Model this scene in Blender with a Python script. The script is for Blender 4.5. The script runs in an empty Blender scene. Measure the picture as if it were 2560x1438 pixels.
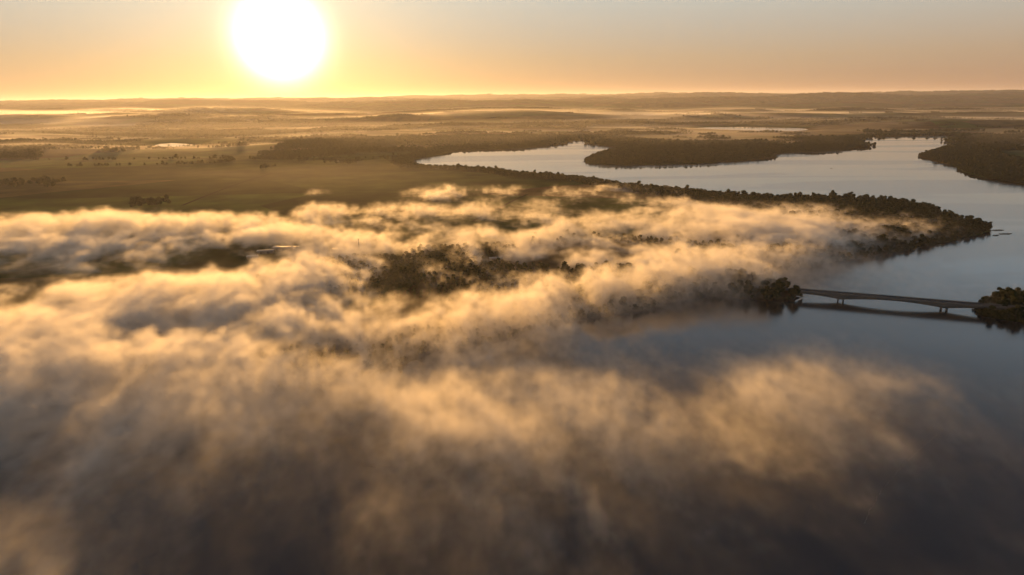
import bpy, math, random
import numpy as np
from mathutils import Vector, Matrix, Euler

S = bpy.context.scene
COL = S.collection
RAD = math.radians

# ------------------------------------------------------------------ camera
H = 200.0                       # the drone hovers 200 m above the lake
F = 1707.0                      # focal length in pixels of a 2560 px wide picture
PITCH = math.atan(476.0 / F)    # looking down by about 15.5 degrees
ROLL = RAD(-0.6)
cd = bpy.data.cameras.new('camera'); cam = bpy.data.objects.new('camera', cd); COL.objects.link(cam)
cd.sensor_width = 36.0; cd.lens = 36.0 * F / 2560.0
cd.clip_start = 1.0; cd.clip_end = 120000.0
MC = Matrix.Rotation(RAD(90) - PITCH, 4, 'X') @ Matrix.Rotation(ROLL, 4, 'Z')
cam.matrix_world = Matrix.Translation((0, 0, H)) @ MC
S.camera = cam
R3 = np.array(MC.to_3x3())

def ray(px, py):
    """world direction of a direction measured on the photograph (2560 x 1438)"""
    d = R3 @ np.array([(px - 1280) / F, -(py - 719) / F, -1.0])
    return d / np.linalg.norm(d)

def gnd(px, py, z=0.0):
    d = ray(px, py); t = (z - H) / d[2]
    return (d[0] * t, d[1] * t)

# ------------------------------------------------------------------ sky, sun
SD = ray(700, 95)
SUN_EL = math.asin(SD[2]); SUN_AZ = math.atan2(SD[0], SD[1])
W = bpy.data.worlds.new('World'); S.world = W; W.use_nodes = True
nt = W.node_tree; nt.nodes.clear()
def N(t, typ, **kw):
    n = t.nodes.new(typ)
    for k, v in kw.items(): setattr(n, k, v)
    return n
def setv(n, **kw):
    for k, v in kw.items(): n.inputs[k.replace('_', ' ')].default_value = v
out = N(nt, 'ShaderNodeOutputWorld')
sky = N(nt, 'ShaderNodeTexSky', sky_type='NISHITA', sun_disc=False)
sky.sun_elevation = SUN_EL; sky.sun_rotation = SUN_AZ
sky.altitude = 400; sky.air_density = 1.0; sky.dust_density = 0.3; sky.ozone_density = 1.0
SKY_STRENGTH = 0.0175
bg = N(nt, 'ShaderNodeBackground'); bg.inputs[1].default_value = SKY_STRENGTH
nt.links.new(sky.outputs[0], bg.inputs[0])
# aureole: the bright forward-scattered light around the sun itself
geo = N(nt, 'ShaderNodeTexCoord')
dot = N(nt, 'ShaderNodeVectorMath', operation='DOT_PRODUCT'); dot.inputs[1].default_value = tuple(SD)
nrm = N(nt, 'ShaderNodeVectorMath', operation='NORMALIZE')
nt.links.new(geo.outputs['Generated'], nrm.inputs[0]); nt.links.new(nrm.outputs[0], dot.inputs[0])
ac = N(nt, 'ShaderNodeMath', operation='ARCCOSINE', use_clamp=False)
cl = N(nt, 'ShaderNodeMath', operation='MINIMUM'); cl.inputs[1].default_value = 0.9999999
nt.links.new(dot.outputs['Value'], cl.inputs[0]); nt.links.new(cl.outputs[0], ac.inputs[0])
def glow(width_deg, power, color, strength):
    a = N(nt, 'ShaderNodeMath', operation='DIVIDE'); a.inputs[1].default_value = RAD(width_deg)
    nt.links.new(ac.outputs[0], a.inputs[0])
    b = N(nt, 'ShaderNodeMath', operation='POWER'); b.inputs[1].default_value = power
    nt.links.new(a.outputs[0], b.inputs[0])
    c = N(nt, 'ShaderNodeMath', operation='MULTIPLY'); c.inputs[1].default_value = -1.0
    nt.links.new(b.outputs[0], c.inputs[0])
    e = N(nt, 'ShaderNodeMath', operation='EXPONENT'); nt.links.new(c.outputs[0], e.inputs[0])
    m = N(nt, 'ShaderNodeMath', operation='MULTIPLY'); m.inputs[1].default_value = strength
    nt.links.new(e.outputs[0], m.inputs[0])
    g = N(nt, 'ShaderNodeBackground'); g.inputs[0].default_value = (*color, 1)
    nt.links.new(m.outputs[0], g.inputs[1])
    return g
# thin high veil that whitens the morning sky, pink low down and grey blue overhead
sz = N(nt, 'ShaderNodeSeparateXYZ'); nt.links.new(nrm.outputs[0], sz.inputs[0])
vr = N(nt, 'ShaderNodeValToRGB'); nt.links.new(sz.outputs[2], vr.inputs[0])
VEIL = [(0.0, (0.28, 0.145, 0.12)), (0.05, (0.37, 0.245, 0.18)), (0.12, (0.43, 0.40, 0.36)), (0.22, (0.41, 0.515, 0.60)), (0.42, (0.14, 0.145, 0.175)), (1.0, (0.025, 0.033, 0.055))]
el = vr.color_ramp.elements
el[0].position, el[0].color = VEIL[0][0], (*VEIL[0][1], 1); el[1].position, el[1].color = VEIL[1][0], (*VEIL[1][1], 1)
for p_, c_ in VEIL[2:]:
    q_ = el.new(p_); q_.color = (*c_, 1)
veil = N(nt, 'ShaderNodeBackground'); veil.inputs[1].default_value = 0.72; nt.links.new(vr.outputs[0], veil.inputs[0])
last = bg
for g in (veil, glow(1.6, 1.55, (1.0, 0.95, 0.76), 10.0), glow(8.5, 1.3, (1.0, 0.74, 0.32), 0.30)):
    ad = N(nt, 'ShaderNodeAddShader'); nt.links.new(last.outputs[0], ad.inputs[0]); nt.links.new(g.outputs[0], ad.inputs[1]); last = ad
nt.links.new(last.outputs[0], out.inputs[0])

sl = bpy.data.lights.new('sun', 'SUN'); sun = bpy.data.objects.new('sun', sl); COL.objects.link(sun)
sl.energy = 5.0; sl.angle = RAD(0.5); sl.color = (1.0, 0.50, 0.13)
sun.rotation_euler = Vector(-SD).to_track_quat('-Z', 'Y').to_euler()
sun.location = (0, 0, 600)

S.view_settings.view_transform = 'Standard'; S.view_settings.look = 'None'
S.view_settings.exposure = 0.5; S.view_settings.gamma = 1.0

cy = S.cycles
cy.max_bounces = 9; cy.diffuse_bounces = 1; cy.glossy_bounces = 2; cy.transmission_bounces = 2
cy.volume_bounces = 7; cy.transparent_max_bounces = 8
cy.volume_step_rate = 2.0; cy.volume_max_steps = 256
cy.use_adaptive_sampling = True; cy.adaptive_threshold = 0.03; cy.adaptive_min_samples = 16
cy.use_denoising = True; cy.caustics_reflective = False; cy.caustics_refractive = False
cy.sample_clamp_indirect = 4.0

# ------------------------------------------------------------------ noise
def _h(ix, iy, iz, seed):
    h = (ix * 374761393 + iy * 668265263 + iz * 2147483647 + seed * 1274126177) & 0xFFFFFFFF
    h = ((h ^ (h >> 13)) * 1274126177) & 0xFFFFFFFF
    h = ((h ^ (h >> 16)) * 2246822519) & 0xFFFFFFFF
    return ((h ^ (h >> 15)) & 0xFFFFFF) / float(0xFFFFFF)
def vn2(x, y, s, seed=0):
    x = x / s; y = y / s
    ix = np.floor(x).astype(np.int64); iy = np.floor(y).astype(np.int64)
    fx = x - ix; fy = y - iy
    fx = fx * fx * fx * (fx * (fx * 6 - 15) + 10); fy = fy * fy * fy * (fy * (fy * 6 - 15) + 10)
    z = 0
    a = _h(ix, iy, z, seed); b = _h(ix + 1, iy, z, seed); c = _h(ix, iy + 1, z, seed); d = _h(ix + 1, iy + 1, z, seed)
    return (a + (b - a) * fx) * (1 - fy) + (c + (d - c) * fx) * fy
def fbm2(x, y, s, octv=4, seed=0, gain=0.5):
    t = 0; a = 1; w = 0
    for o in range(octv):
        t = t + a * vn2(x + o * 37.7, y - o * 19.3, s / 2 ** o, seed + o); w += a; a *= gain
    return t / w
def vn3(x, y, z, s, seed=0):
    x = x / s; y = y / s; z = z / s
    ix = np.floor(x).astype(np.int64); iy = np.floor(y).astype(np.int64); iz = np.floor(z).astype(np.int64)
    fx = x - ix; fy = y - iy; fz = z - iz
    fx = fx * fx * (3 - 2 * fx); fy = fy * fy * (3 - 2 * fy); fz = fz * fz * (3 - 2 * fz)
    r = 0
    for dz in (0, 1):
        wz = fz if dz else 1 - fz
        for dy in (0, 1):
            wy = fy if dy else 1 - fy
            a = _h(ix, iy + dy, iz + dz, seed); b = _h(ix + 1, iy + dy, iz + dz, seed)
            r = r + (a + (b - a) * fx) * wy * wz
    return r
def sstep(a, b, x):
    t = np.clip((x - a) / (b - a), 0, 1); return t * t * (3 - 2 * t)

# ------------------------------------------------------------------ lake outline (measured points turned into ground metres)
LAKE = [(-300,1012),(0,1014),(250,1010),(500,1003),(620,992),(740,975),(840,950),(920,930),(960,922),(1010,908),(1060,888),(1130,876),(1210,862),(1300,842),(1390,820),
 (1450,806),(1500,796),(1560,790),(1600,779),(1655,762),(1700,752),(1745,746),(1800,744),(1850,746),(1900,750),(1950,754),(1985,753),(2003,745),(1990,738),(1960,728),(1900,716),(1840,706),(1790,700),
 (1860,694),(1950,682),(2040,668),(2110,655),(2187,640),(2240,632),(2290,621),(2345,608),(2400,597),(2450,588),(2478,580),(2484,572),(2476,566),(2451,560),(2405,553),(2370,538),(2340,526),(2300,515),(2240,507),(2117,502),(2029,499),(1885,497),(1765,486),
 (1660,476),(1538,463),(1486,452),(1398,444),(1327,438),(1275,432),(1204,425),(1116,422),(1060,420),(1030,406),(1037,399),(1090,388),(1127,380),(1128,376),(1169,373),(1250,372),(1327,369),(1380,362),
 (1398,357),(1433,350),(1464,351),(1489,361),(1521,367),(1552,370),(1530,376),(1480,390),(1459,401),(1471,408),(1521,412),(1573,413),(1660,411),(1765,408),(1853,403),(1900,398),(1920,396),(1942,393),(1924,388),(1969,381),(2047,379),(2099,376),
 (2138,369),(2157,363),(2142,359),(2142,350),(2166,345),(2156,341),(2280,340),(2398,340),(2392,345),(2370,352),(2395,357),(2402,362),(2349,373),(2296,390),(2314,396),(2339,404),(2384,414),
 (2409,430),(2451,441),(2479,450),(2560,462),(2900,500),(3300,640),(3300,738),(2620,750),(2520,752),(2458,758),(2440,772),(2462,790),(2510,800),(2560,808),(2700,840),(2900,900),(3000,1438),(3200,1900),(-800,1900),(-700,1100)]
POND1 = [(385,364),(400,360),(430,358),(470,360),(492,364),(478,367),(440,367),(405,366)]
POND2 = [(800,400),(830,398),(880,400),(905,403),(890,405),(840,403)]
FARLAKE = [(1735,321),(1775,318),(1850,316.5),(1920,318),(2010,321),(2022,325),(1990,328),(1900,327),(1800,324)]
FARLAKE2 = [(1500,241+70),(1520,310),(1540,311)]
POLYS = [np.array([gnd(*p) for p in L]) for L in (LAKE, POND1, POND2, FARLAKE)]

def sdist(x, y, poly):
    """signed distance, negative inside the water"""
    x = x.astype(np.float32); y = y.astype(np.float32)
    best = np.full(x.shape, 1e12, np.float32); inside = np.zeros(x.shape, bool)
    n = len(poly)
    for i in range(n):
        ax, ay = poly[i]; bx, by = poly[(i + 1) % n]
        dx, dy = bx - ax, by - ay
        t = np.clip(((x - ax) * dx + (y - ay) * dy) / (dx * dx + dy * dy), 0, 1)
        best = np.minimum(best, (x - ax - t * dx) ** 2 + (y - ay - t * dy) ** 2)
        c = ((ay > y) != (by > y)) & (x < dx * (y - ay) / (dy if dy else 1e-9) + ax)
        inside ^= c
    d = np.sqrt(best); return np.where(inside, -d, d)

def shore(x, y, ponds=False):
    wob = (vn2(x, y, 26, 11) - 0.5) * 9 + (vn2(x, y, 9, 12) - 0.5) * 4
    s = None; pond = None
    for i, p in enumerate(POLYS):
        d = sdist(x, y, p)
        if i == 0: d = d + wob
        else: pond = d if pond is None else np.minimum(pond, d)
        s = d if s is None else np.minimum(s, d)
    return (s, pond) if ponds else s

def height(x, y, sd=None, smooth=False):
    if sd is None: sd = shore(x, y)
    r = np.hypot(x, y)
    land = np.clip(sd * 0.12, -3, 1.2) + 3.0 * sstep(15, 160, sd)
    roll = sstep(60, 900, sd)
    oc, g = (2, 0.35) if smooth else (5, 0.5)
    near = (fbm2(x * 0.8, y * 1.2, 420, 3, 5) - 0.45) * 13 * sstep(780, 1250, r)
    hills = near + (fbm2(x * 0.7, y * 1.5, 1100, oc, 3, g) - 0.44) * 125 * sstep(1100, 3800, r)
    far = (fbm2(x * 0.45, y * 1.1, 2400, oc, 7, g) - 0.43) * 290 * sstep(2800, 8500, r)
    plateau = 120 * sstep(9000, 20000, r) + 15 * sstep(4000, 9000, r)
    plateau = plateau + 70 * sstep(14000, 21000, r) * (fbm2(x * .4, y, 3300, oc, 21, g) - 0.4)
    return land + roll * np.maximum(hills + far + plateau, -1.5)

# ------------------------------------------------------------------ helpers
def tag(o, label=None, cat=None, group=None, kind=None):
    for k, v in (('label', label), ('category', cat), ('group', group), ('kind', kind)):
        if v: o[k] = v
    return o
def mesh_obj(name, verts, faces, mat=None, parent=None, smooth=False):
    me = bpy.data.meshes.new(name)
    verts = np.asarray(verts, np.float32)
    me.vertices.add(len(verts)); me.vertices.foreach_set('co', verts.ravel())
    faces = [tuple(f) for f in faces] if not isinstance(faces, np.ndarray) else faces
    if isinstance(faces, np.ndarray):
        k = faces.shape[1]; m = len(faces)
        me.loops.add(m * k); me.loops.foreach_set('vertex_index', faces.ravel().astype(np.int32))
        me.polygons.add(m); me.polygons.foreach_set('loop_start', (np.arange(m) * k).astype(np.int32))
        me.polygons.foreach_set('loop_total', np.full(m, k, np.int32))
    else:
        tot = [len(f) for f in faces]
        me.loops.add(sum(tot)); me.loops.foreach_set('vertex_index', [i for f in faces for i in f])
        me.polygons.add(len(faces)); me.polygons.foreach_set('loop_start', np.concatenate([[0], np.cumsum(tot)[:-1]]).astype(np.int32))
        me.polygons.foreach_set('loop_total', tot)
    me.update(calc_edges=True)
    if smooth: me.polygons.foreach_set('use_smooth', np.ones(len(me.polygons), bool))
    if mat: me.materials.append(mat)
    o = bpy.data.objects.new(name, me); COL.objects.link(o)
    if parent: o.parent = parent
    return o
def newmat(name):
    m = bpy.data.materials.new(name); m.use_nodes = True; t = m.node_tree; t.nodes.clear()
    o = N(t, 'ShaderNodeOutputMaterial'); return m, t, o
def simple(name, col, rough=0.8, spec=0.3, metal=0.0):
    m, t, o = newmat(name); b = N(t, 'ShaderNodeBsdfPrincipled')
    b.inputs['Base Color'].default_value = (*col, 1); b.inputs['Roughness'].default_value = rough
    b.inputs['Specular IOR Level'].default_value = spec; b.inputs['Metallic'].default_value = metal
    t.links.new(b.outputs[0], o.inputs[0]); return m

# ------------------------------------------------------------------ materials of the setting
def mat_ground():
    m, t, o = newmat('ground'); L = t.links.new
    b = N(t, 'ShaderNodeBsdfPrincipled'); b.inputs['Roughness'].default_value = 1.0; b.inputs['Specular IOR Level'].default_value = 0.0
    g = N(t, 'ShaderNodeNewGeometry')
    mp = N(t, 'ShaderNodeMapping'); mp.inputs['Scale'].default_value = (0.0016, 0.0028, 0.0); mp.inputs['Rotation'].default_value = (0, 0, 0.35)
    L(g.outputs['Position'], mp.inputs[0])
    vo = N(t, 'ShaderNodeTexVoronoi', feature='F1'); vo.inputs['Scale'].default_value = 1.0; vo.inputs['Randomness'].default_value = 0.8
    L(mp.outputs[0], vo.inputs['Vector'])
    sp = N(t, 'ShaderNodeSeparateColor'); L(vo.outputs['Color'], sp.inputs[0])
    cr = N(t, 'ShaderNodeValToRGB'); L(sp.outputs[0], cr.inputs[0])
    e = cr.color_ramp; e.interpolation = 'CONSTANT'
    cols = [(0.0, (0.022, 0.036, 0.010)), (0.2, (0.040, 0.028, 0.015)), (0.36, (0.014, 0.022, 0.007)), (0.5, (0.060, 0.050, 0.024)), (0.62, (0.026, 0.050, 0.011)), (0.76, (0.030, 0.019, 0.010)), (0.88, (0.018, 0.030, 0.008))]
    e.elements[0].position = 0; e.elements[0].color = (*cols[0][1], 1); e.elements[1].position = cols[1][0]; e.elements[1].color = (*cols[1][1], 1)
    for p, c in cols[2:]:
        q = e.elements.new(p); q.color = (*c, 1)
    no = N(t, 'ShaderNodeTexNoise'); no.inputs['Scale'].default_value = 0.012; no.inputs['Detail'].default_value = 8
    L(g.outputs['Position'], no.inputs['Vector'])
    mx = N(t, 'ShaderNodeMix', data_type='RGBA', blend_type='MULTIPLY'); mx.inputs[0].default_value = 0.7
    r2 = N(t, 'ShaderNodeValToRGB'); r2.color_ramp.elements[0].color = (0.45, 0.45, 0.45, 1); r2.color_ramp.elements[0].position = 0.3
    r2.color_ramp.elements[1].color = (2.8, 2.6, 2.2, 1); r2.color_ramp.elements[1].position = 0.7
    L(no.outputs[0], r2.inputs[0]); L(cr.outputs[0], mx.inputs[6]); L(r2.outputs[0], mx.inputs[7])
    L(mx.outputs[2], b.inputs['Base Color'])
    L(b.outputs[0], o.inputs[0]); return m
def mat_water():
    m, t, o = newmat('water'); L = t.links.new
    b = N(t, 'ShaderNodeBsdfPrincipled'); b.inputs['Base Color'].default_value = (0.010, 0.012, 0.014, 1)
    b.inputs['IOR'].default_value = 1.55; b.inputs['Specular IOR Level'].default_value = 0.5
    g = N(t, 'ShaderNodeNewGeometry')
    mp = N(t, 'ShaderNodeMapping'); mp.inputs['Scale'].default_value = (0.0012, 0.0055, 0); mp.inputs['Rotation'].default_value = (0, 0, -0.25)
    L(g.outputs['Position'], mp.inputs[0])
    no = N(t, 'ShaderNodeTexNoise'); no.inputs['Scale'].default_value = 1.0; no.inputs['Detail'].default_value = 3; no.inputs['Distortion'].default_value = 0.6
    L(mp.outputs[0], no.inputs['Vector'])
    mr = N(t, 'ShaderNodeMapRange'); mr.inputs['From Min'].default_value = 0.46; mr.inputs['From Max'].default_value = 0.54
    mr.inputs['To Min'].default_value = 0.02; mr.inputs['To Max'].default_value = 0.16
    L(no.outputs[0], mr.inputs[0]); L(mr.outputs[0], b.inputs['Roughness'])
    n2 = N(t, 'ShaderNodeTexNoise'); n2.inputs['Scale'].default_value = 0.35; n2.inputs['Detail'].default_value = 3
    L(g.outputs['Position'], n2.inputs['Vector'])
    bp = N(t, 'ShaderNodeBump'); bp.inputs['Strength'].default_value = 0.05; bp.inputs['Distance'].default_value = 0.12
    L(n2.outputs[0], bp.inputs['Height']); L(bp.outputs[0], b.inputs['Normal'])
    L(b.outputs[0], o.inputs[0]); return m
M_GROUND = mat_ground(); M_WATER = mat_water()

# ------------------------------------------------------------------ ground: one polar sheet, fine near the lake, coarse far away
def ground_sheet():
    na = 1150; a = np.radians(np.linspace(-62, 62, na))
    rr = [60.0]
    while rr[-1] < 52000: rr.append(rr[-1] * 1.0085 + 0.6)
    rr = np.array(rr); nr = len(rr)
    A, Rr = np.meshgrid(a, rr); X = Rr * np.sin(A); Y = Rr * np.cos(A)
    Z = height(X, Y)
    v = np.stack([X, Y, Z], -1).reshape(-1, 3)
    i = np.arange(nr - 1)[:, None] * na + np.arange(na - 1)[None, :]
    f = np.stack([i, i + 1, i + na + 1, i + na], -1).reshape(-1, 4)
    o = mesh_obj('ground', v, f, M_GROUND, smooth=True); return tag(o, kind='structure')
ground_sheet()
w = 30000
tag(mesh_obj('water', [(-w, -2000, 0), (w, -2000, 0), (w, w, 0), (-w, w, 0)], [(0, 1, 2, 3)], M_WATER), kind='structure')

# ------------------------------------------------------------------ trees
def ico(sub):
    import bmesh
    bm = bmesh.new(); bmesh.ops.create_icosphere(bm, subdivisions=sub, radius=1.0)
    v = np.array([p.co[:] for p in bm.verts]); f = [[p.index for p in q.verts] for q in bm.faces]; bm.free()
    return v, np.array(f)
ICO1 = ico(1); ICO2 = ico(2)
def leaf_mat(name, a, b):
    m, t, o = newmat(name); L = t.links.new
    p = N(t, 'ShaderNodeBsdfPrincipled'); p.inputs['Roughness'].default_value = 0.7; p.inputs['Specular IOR Level'].default_value = 0.06
    oi = N(t, 'ShaderNodeObjectInfo'); g = N(t, 'ShaderNodeNewGeometry')
    no = N(t, 'ShaderNodeTexNoise'); no.inputs['Scale'].default_value = 0.35; no.inputs['Detail'].default_value = 3; L(g.outputs['Position'], no.inputs['Vector'])
    ad = N(t, 'ShaderNodeMath', operation='ADD'); L(no.outputs[0], ad.inputs[0]); L(oi.outputs['Random'], ad.inputs[1])
    sb = N(t, 'ShaderNodeMath', operation='MULTIPLY'); sb.inputs[1].default_value = 0.5; L(ad.outputs[0], sb.inputs[0])
    mx = N(t, 'ShaderNodeMix', data_type='RGBA'); L(sb.outputs[0], mx.inputs[0]); mx.inputs[6].default_value = (*a, 1); mx.inputs[7].default_value = (*b, 1)
    L(mx.outputs[2], p.inputs['Base Color'])
    tr = N(t, 'ShaderNodeBsdfTranslucent'); L(mx.outputs[2], tr.inputs[0])
    ms = N(t, 'ShaderNodeMixShader'); ms.inputs[0].default_value = 0.25; L(p.outputs[0], ms.inputs[1]); L(tr.outputs[0], ms.inputs[2])
    L(ms.outputs[0], o.inputs[0]); return m
M_LEAF = leaf_mat('foliage', (0.020, 0.030, 0.010), (0.055, 0.062, 0.020))
M_BARK = simple('bark', (0.05, 0.035, 0.025), 0.9)

def crown_mesh(name, seed, h, rad, lobes, leaves, leaf, hull=ICO1, flat=0.6):
    flat = min(flat + 0.15, 0.9)
    """a crown of overlapping lobes, each a rough hull wrapped in leaf-sized faces"""
    rg = np.random.RandomState(seed); V = []; FT = []; n = 0
    cs = []
    for i in range(lobes):
        a = rg.rand() * 6.283; q = rad * 0.6 * math.sqrt(rg.rand()) * (1 if i else 0.2)
        r = rad * rg.uniform(0.34, 0.56)
        cs.append((q * math.cos(a), q * math.sin(a), h - r * flat * 1.15 - (rg.rand() * 0.55 if i else 0.0) * h - q * 0.12, r))
    for cx, cy_, cz, r in cs:
        hv = hull[0] * (1 + 0.35 * (rg.rand(len(hull[0]), 1) - 0.5)) * np.array([r, r, r * flat]) * 0.84 + np.array([cx, cy_, cz])
        V.append(hv); FT.append(hull[1] + n); n += len(hv)
    k = leaves // lobes
    for cx, cy_, cz, r in cs:
        d = rg.normal(size=(k, 3)); d[:, 2] = np.where(rg.rand(k) < .65, np.abs(d[:, 2]), d[:, 2]); d /= np.linalg.norm(d, axis=1)[:, None]
        c = np.array([cx, cy_, cz]) + d * np.array([r, r, r * flat]) * rg.uniform(0.8, 1.16, (k, 1))
        u = np.cross(d + rg.normal(size=(k, 3)) * 0.5, rg.normal(size=(k, 3))); u /= np.linalg.norm(u, axis=1)[:, None]
        w = np.cross(d, u); w /= (np.linalg.norm(w, axis=1)[:, None] + 1e-6)
        s_ = leaf * rg.uniform(0.6, 1.3, (k, 1))
        V.append(np.concatenate([c - u * s_ - w * s_ * .5, c + u * s_ * .8 - w * s_ * .4, c + w * s_ * 0.9]))
        j = np.arange(k); FT.append(np.stack([j, j + k, j + 2 * k], -1) + n); n += 3 * k
    o = mesh_obj(name, np.concatenate(V), np.concatenate(FT), M_LEAF)
    return o
def trunk_obj(name, seed, h, r, spread):
    rg = np.random.RandomState(seed); V = []; Fc = []
    def limb(a, b, ra, rb, seg=6):
        a = np.array(a, float); b = np.array(b, float); d = b - a; d /= np.linalg.norm(d)
        u = np.cross(d, [0.3, 1, 0.2]); u /= np.linalg.norm(u); w_ = np.cross(d, u); n = len(V)
        for P, rr_ in ((a, ra), ((a + b) / 2 + rg.normal(size=3) * 0.15, (ra + rb) / 2), (b, rb)):
            for k in range(seg):
                t = 6.283 * k / seg; V.append(P + (u * math.cos(t) + w_ * math.sin(t)) * rr_)
        for q in (0, 1):
            for k in range(seg): Fc.append((n + q * seg + k, n + q * seg + (k + 1) % seg, n + (q + 1) * seg + (k + 1) % seg, n + (q + 1) * seg + k))
        Fc.append(tuple(range(n + 2 * seg, n + 3 * seg)))
    limb((0, 0, -1.2), (0.2, 0.1, h * 0.45), r, r * 0.7)
    for k in range(5):
        a = 6.283 * k / 5 + rg.rand(); limb((0.2, 0.1, h * (0.3 + .04 * k)), (spread * math.cos(a), spread * math.sin(a), h * rg.uniform(.6, .8)), r * 0.5, r * 0.15)
    return mesh_obj(name, V, Fc, M_BARK)

TREE_VARIANTS = []   # (crown data, trunk data) used by the countable trees
for i, (h_, r_, lb, fl) in enumerate([(12.5, 5.2, 11, .62), (14.5, 5.0, 12, .8), (10.5, 4.8, 9, .6), (15.5, 6.6, 15, .55)]):
    c = crown_mesh('crown', 100 + i, h_, r_, lb, 1500, 0.62, ICO2, fl); t_ = trunk_obj('trunk', 200 + i, h_, 0.32, r_ * .5)
    TREE_VARIANTS.append((c.data, t_.data))
    bpy.data.objects.remove(c); bpy.data.objects.remove(t_)
PROTO = bpy.data.collections.new('wood_variants')       # not linked to the scene: only the wood's own variants
def proto(o):
    COL.objects.unlink(o); PROTO.objects.link(o)
for i, (h_, r_, lb, fl) in enumerate([(12, 5.0, 8, .62), (14, 5.2, 9, .75), (9.5, 4.4, 7, .6), (13.5, 6.4, 10, .5)]):
    proto(crown_mesh('wood_tree', 300 + i, h_, r_, lb, 330, 1.0, ICO1, fl))
GROVE = bpy.data.collections.new('grove_variants')
for i in range(4):
    rg = np.random.RandomState(400 + i); V = []; Fc = []; n = 0
    for k in range(34):
        sc = rg.uniform(4, 7.5); hh = rg.uniform(6, 12) * (1.35 if rg.rand() < .12 else 1)
        v = ICO1[0] * (1 + .4 * (rg.rand(len(ICO1[0]), 1) - .5)) * [sc, sc, hh * .5] + [rg.normal() * 24, rg.normal() * 13, hh * .5]
        V.append(v); Fc.append(ICO1[1] + n); n += len(v)
    o = mesh_obj('grove', np.concatenate(V), np.concatenate(Fc), M_LEAF); COL.objects.unlink(o); GROVE.objects.link(o)

def scatter(name, pts, scl, rot, coll, label, cat):
    me = bpy.data.meshes.new(name); me.vertices.add(len(pts)); me.vertices.foreach_set('co', np.asarray(pts, np.float32).ravel())
    for nm, arr in (('size', scl), ('turn', rot)):
        a = me.attributes.new(nm, 'FLOAT', 'POINT'); a.data.foreach_set('value', np.asarray(arr, np.float32))
    ob = bpy.data.objects.new(name, me); COL.objects.link(ob)
    g = bpy.data.node_groups.new(name, 'GeometryNodeTree'); L = g.links.new
    g.interface.new_socket('Geometry', in_out='INPUT', socket_type='NodeSocketGeometry')
    g.interface.new_socket('Geometry', in_out='OUTPUT', socket_type='NodeSocketGeometry')
    gi = N(g, 'NodeGroupInput'); go = N(g, 'NodeGroupOutput')
    ip = N(g, 'GeometryNodeInstanceOnPoints'); ci = N(g, 'GeometryNodeCollectionInfo')
    ci.inputs['Collection'].default_value = coll; ci.inputs['Separate Children'].default_value = True; ci.inputs['Reset Children'].default_value = True
    ip.inputs['Pick Instance'].default_value = True
    sa = N(g, 'GeometryNodeInputNamedAttribute', data_type='FLOAT'); sa.inputs['Name'].default_value = 'size'
    ta = N(g, 'GeometryNodeInputNamedAttribute', data_type='FLOAT'); ta.inputs['Name'].default_value = 'turn'
    cx = N(g, 'ShaderNodeCombineXYZ'); L(ta.outputs[0], cx.inputs[2])
    L(gi.outputs[0], ip.inputs['Points']); L(ci.outputs[0], ip.inputs['Instance']); L(sa.outputs[0], ip.inputs['Scale']); L(cx.outputs[0], ip.inputs['Rotation'])
    L(ip.outputs[0], go.inputs[0])
    md = ob.modifiers.new('trees', 'NODES'); md.node_group = g
    tag(ob, label, cat, kind='stuff'); return ob

def wood_mask(x, y, sd):
    """how likely a tree is to stand here"""
    w = 45 + 55 * vn2(x, y, 230, 71) + 190 * sstep(150, 520, x) * sstep(1500, 1150, y) + 130 * sstep(1400, 1700, y) * sstep(150, 500, x)
    strip = sstep(w + 12, w - 12, sd)
    patch = sstep(0.585, 0.615, fbm2(x * 0.6, y * 1.25, 420, 4, 72))
    wood = np.maximum(strip, patch * sstep(1500, 2100, y))
    inner = sstep(0.50, 0.54, fbm2(x * 0.7 + 90, y * 1.3, 160, 3, 75)) * sstep(-330, -180, x) * sstep(1010, 930, y + 0.25 * x) 
    wood = np.maximum(wood, inner * sstep(560, 640, y))
    lines = sstep(0.010, 0.004, np.abs(vn2(x * .55 + y * .12, y * 1.5, 430, 77) - .5)) * sstep(0.42, 0.55, vn2(x, y, 260, 78)) * sstep(1150, 1400, y)
    wood = np.maximum(wood, lines * 0.8)
    return wood * (sd > 1.5)
rg = np.random.RandomState(5)
def grid_pts(x0, x1, y0, y1, step):
    gx, gy = np.meshgrid(np.arange(x0, x1, step), np.arange(y0, y1, step)); gx = gx + rg.uniform(-.45, .45, gx.shape) * step; gy = gy + rg.uniform(-.45, .45, gy.shape) * step
    gx = gx.ravel(); gy = gy.ravel(); k = (np.abs(gx) < gy * 0.86 + 90); return gx[k], gy[k]
TX, TY = grid_pts(-2600, 2600, 330, 3200, 7.6)
TSD, TPD = shore(TX, TY, True); P = wood_mask(TX, TY, TSD) * sstep(40, 160, TPD)
k = rg.rand(len(TX)) < P * 0.86; TX, TY, TSD = TX[k], TY[k], TSD[k]
ex, ey = grid_pts(-900, 2300, 400, 3000, 4.2); esd = shore(ex, ey); k = (esd > 0.2) & (esd < 6.5) & (rg.rand(len(ex)) < .85); SHX, SHY, SHD = ex[k], ey[k], esd[k]
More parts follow.
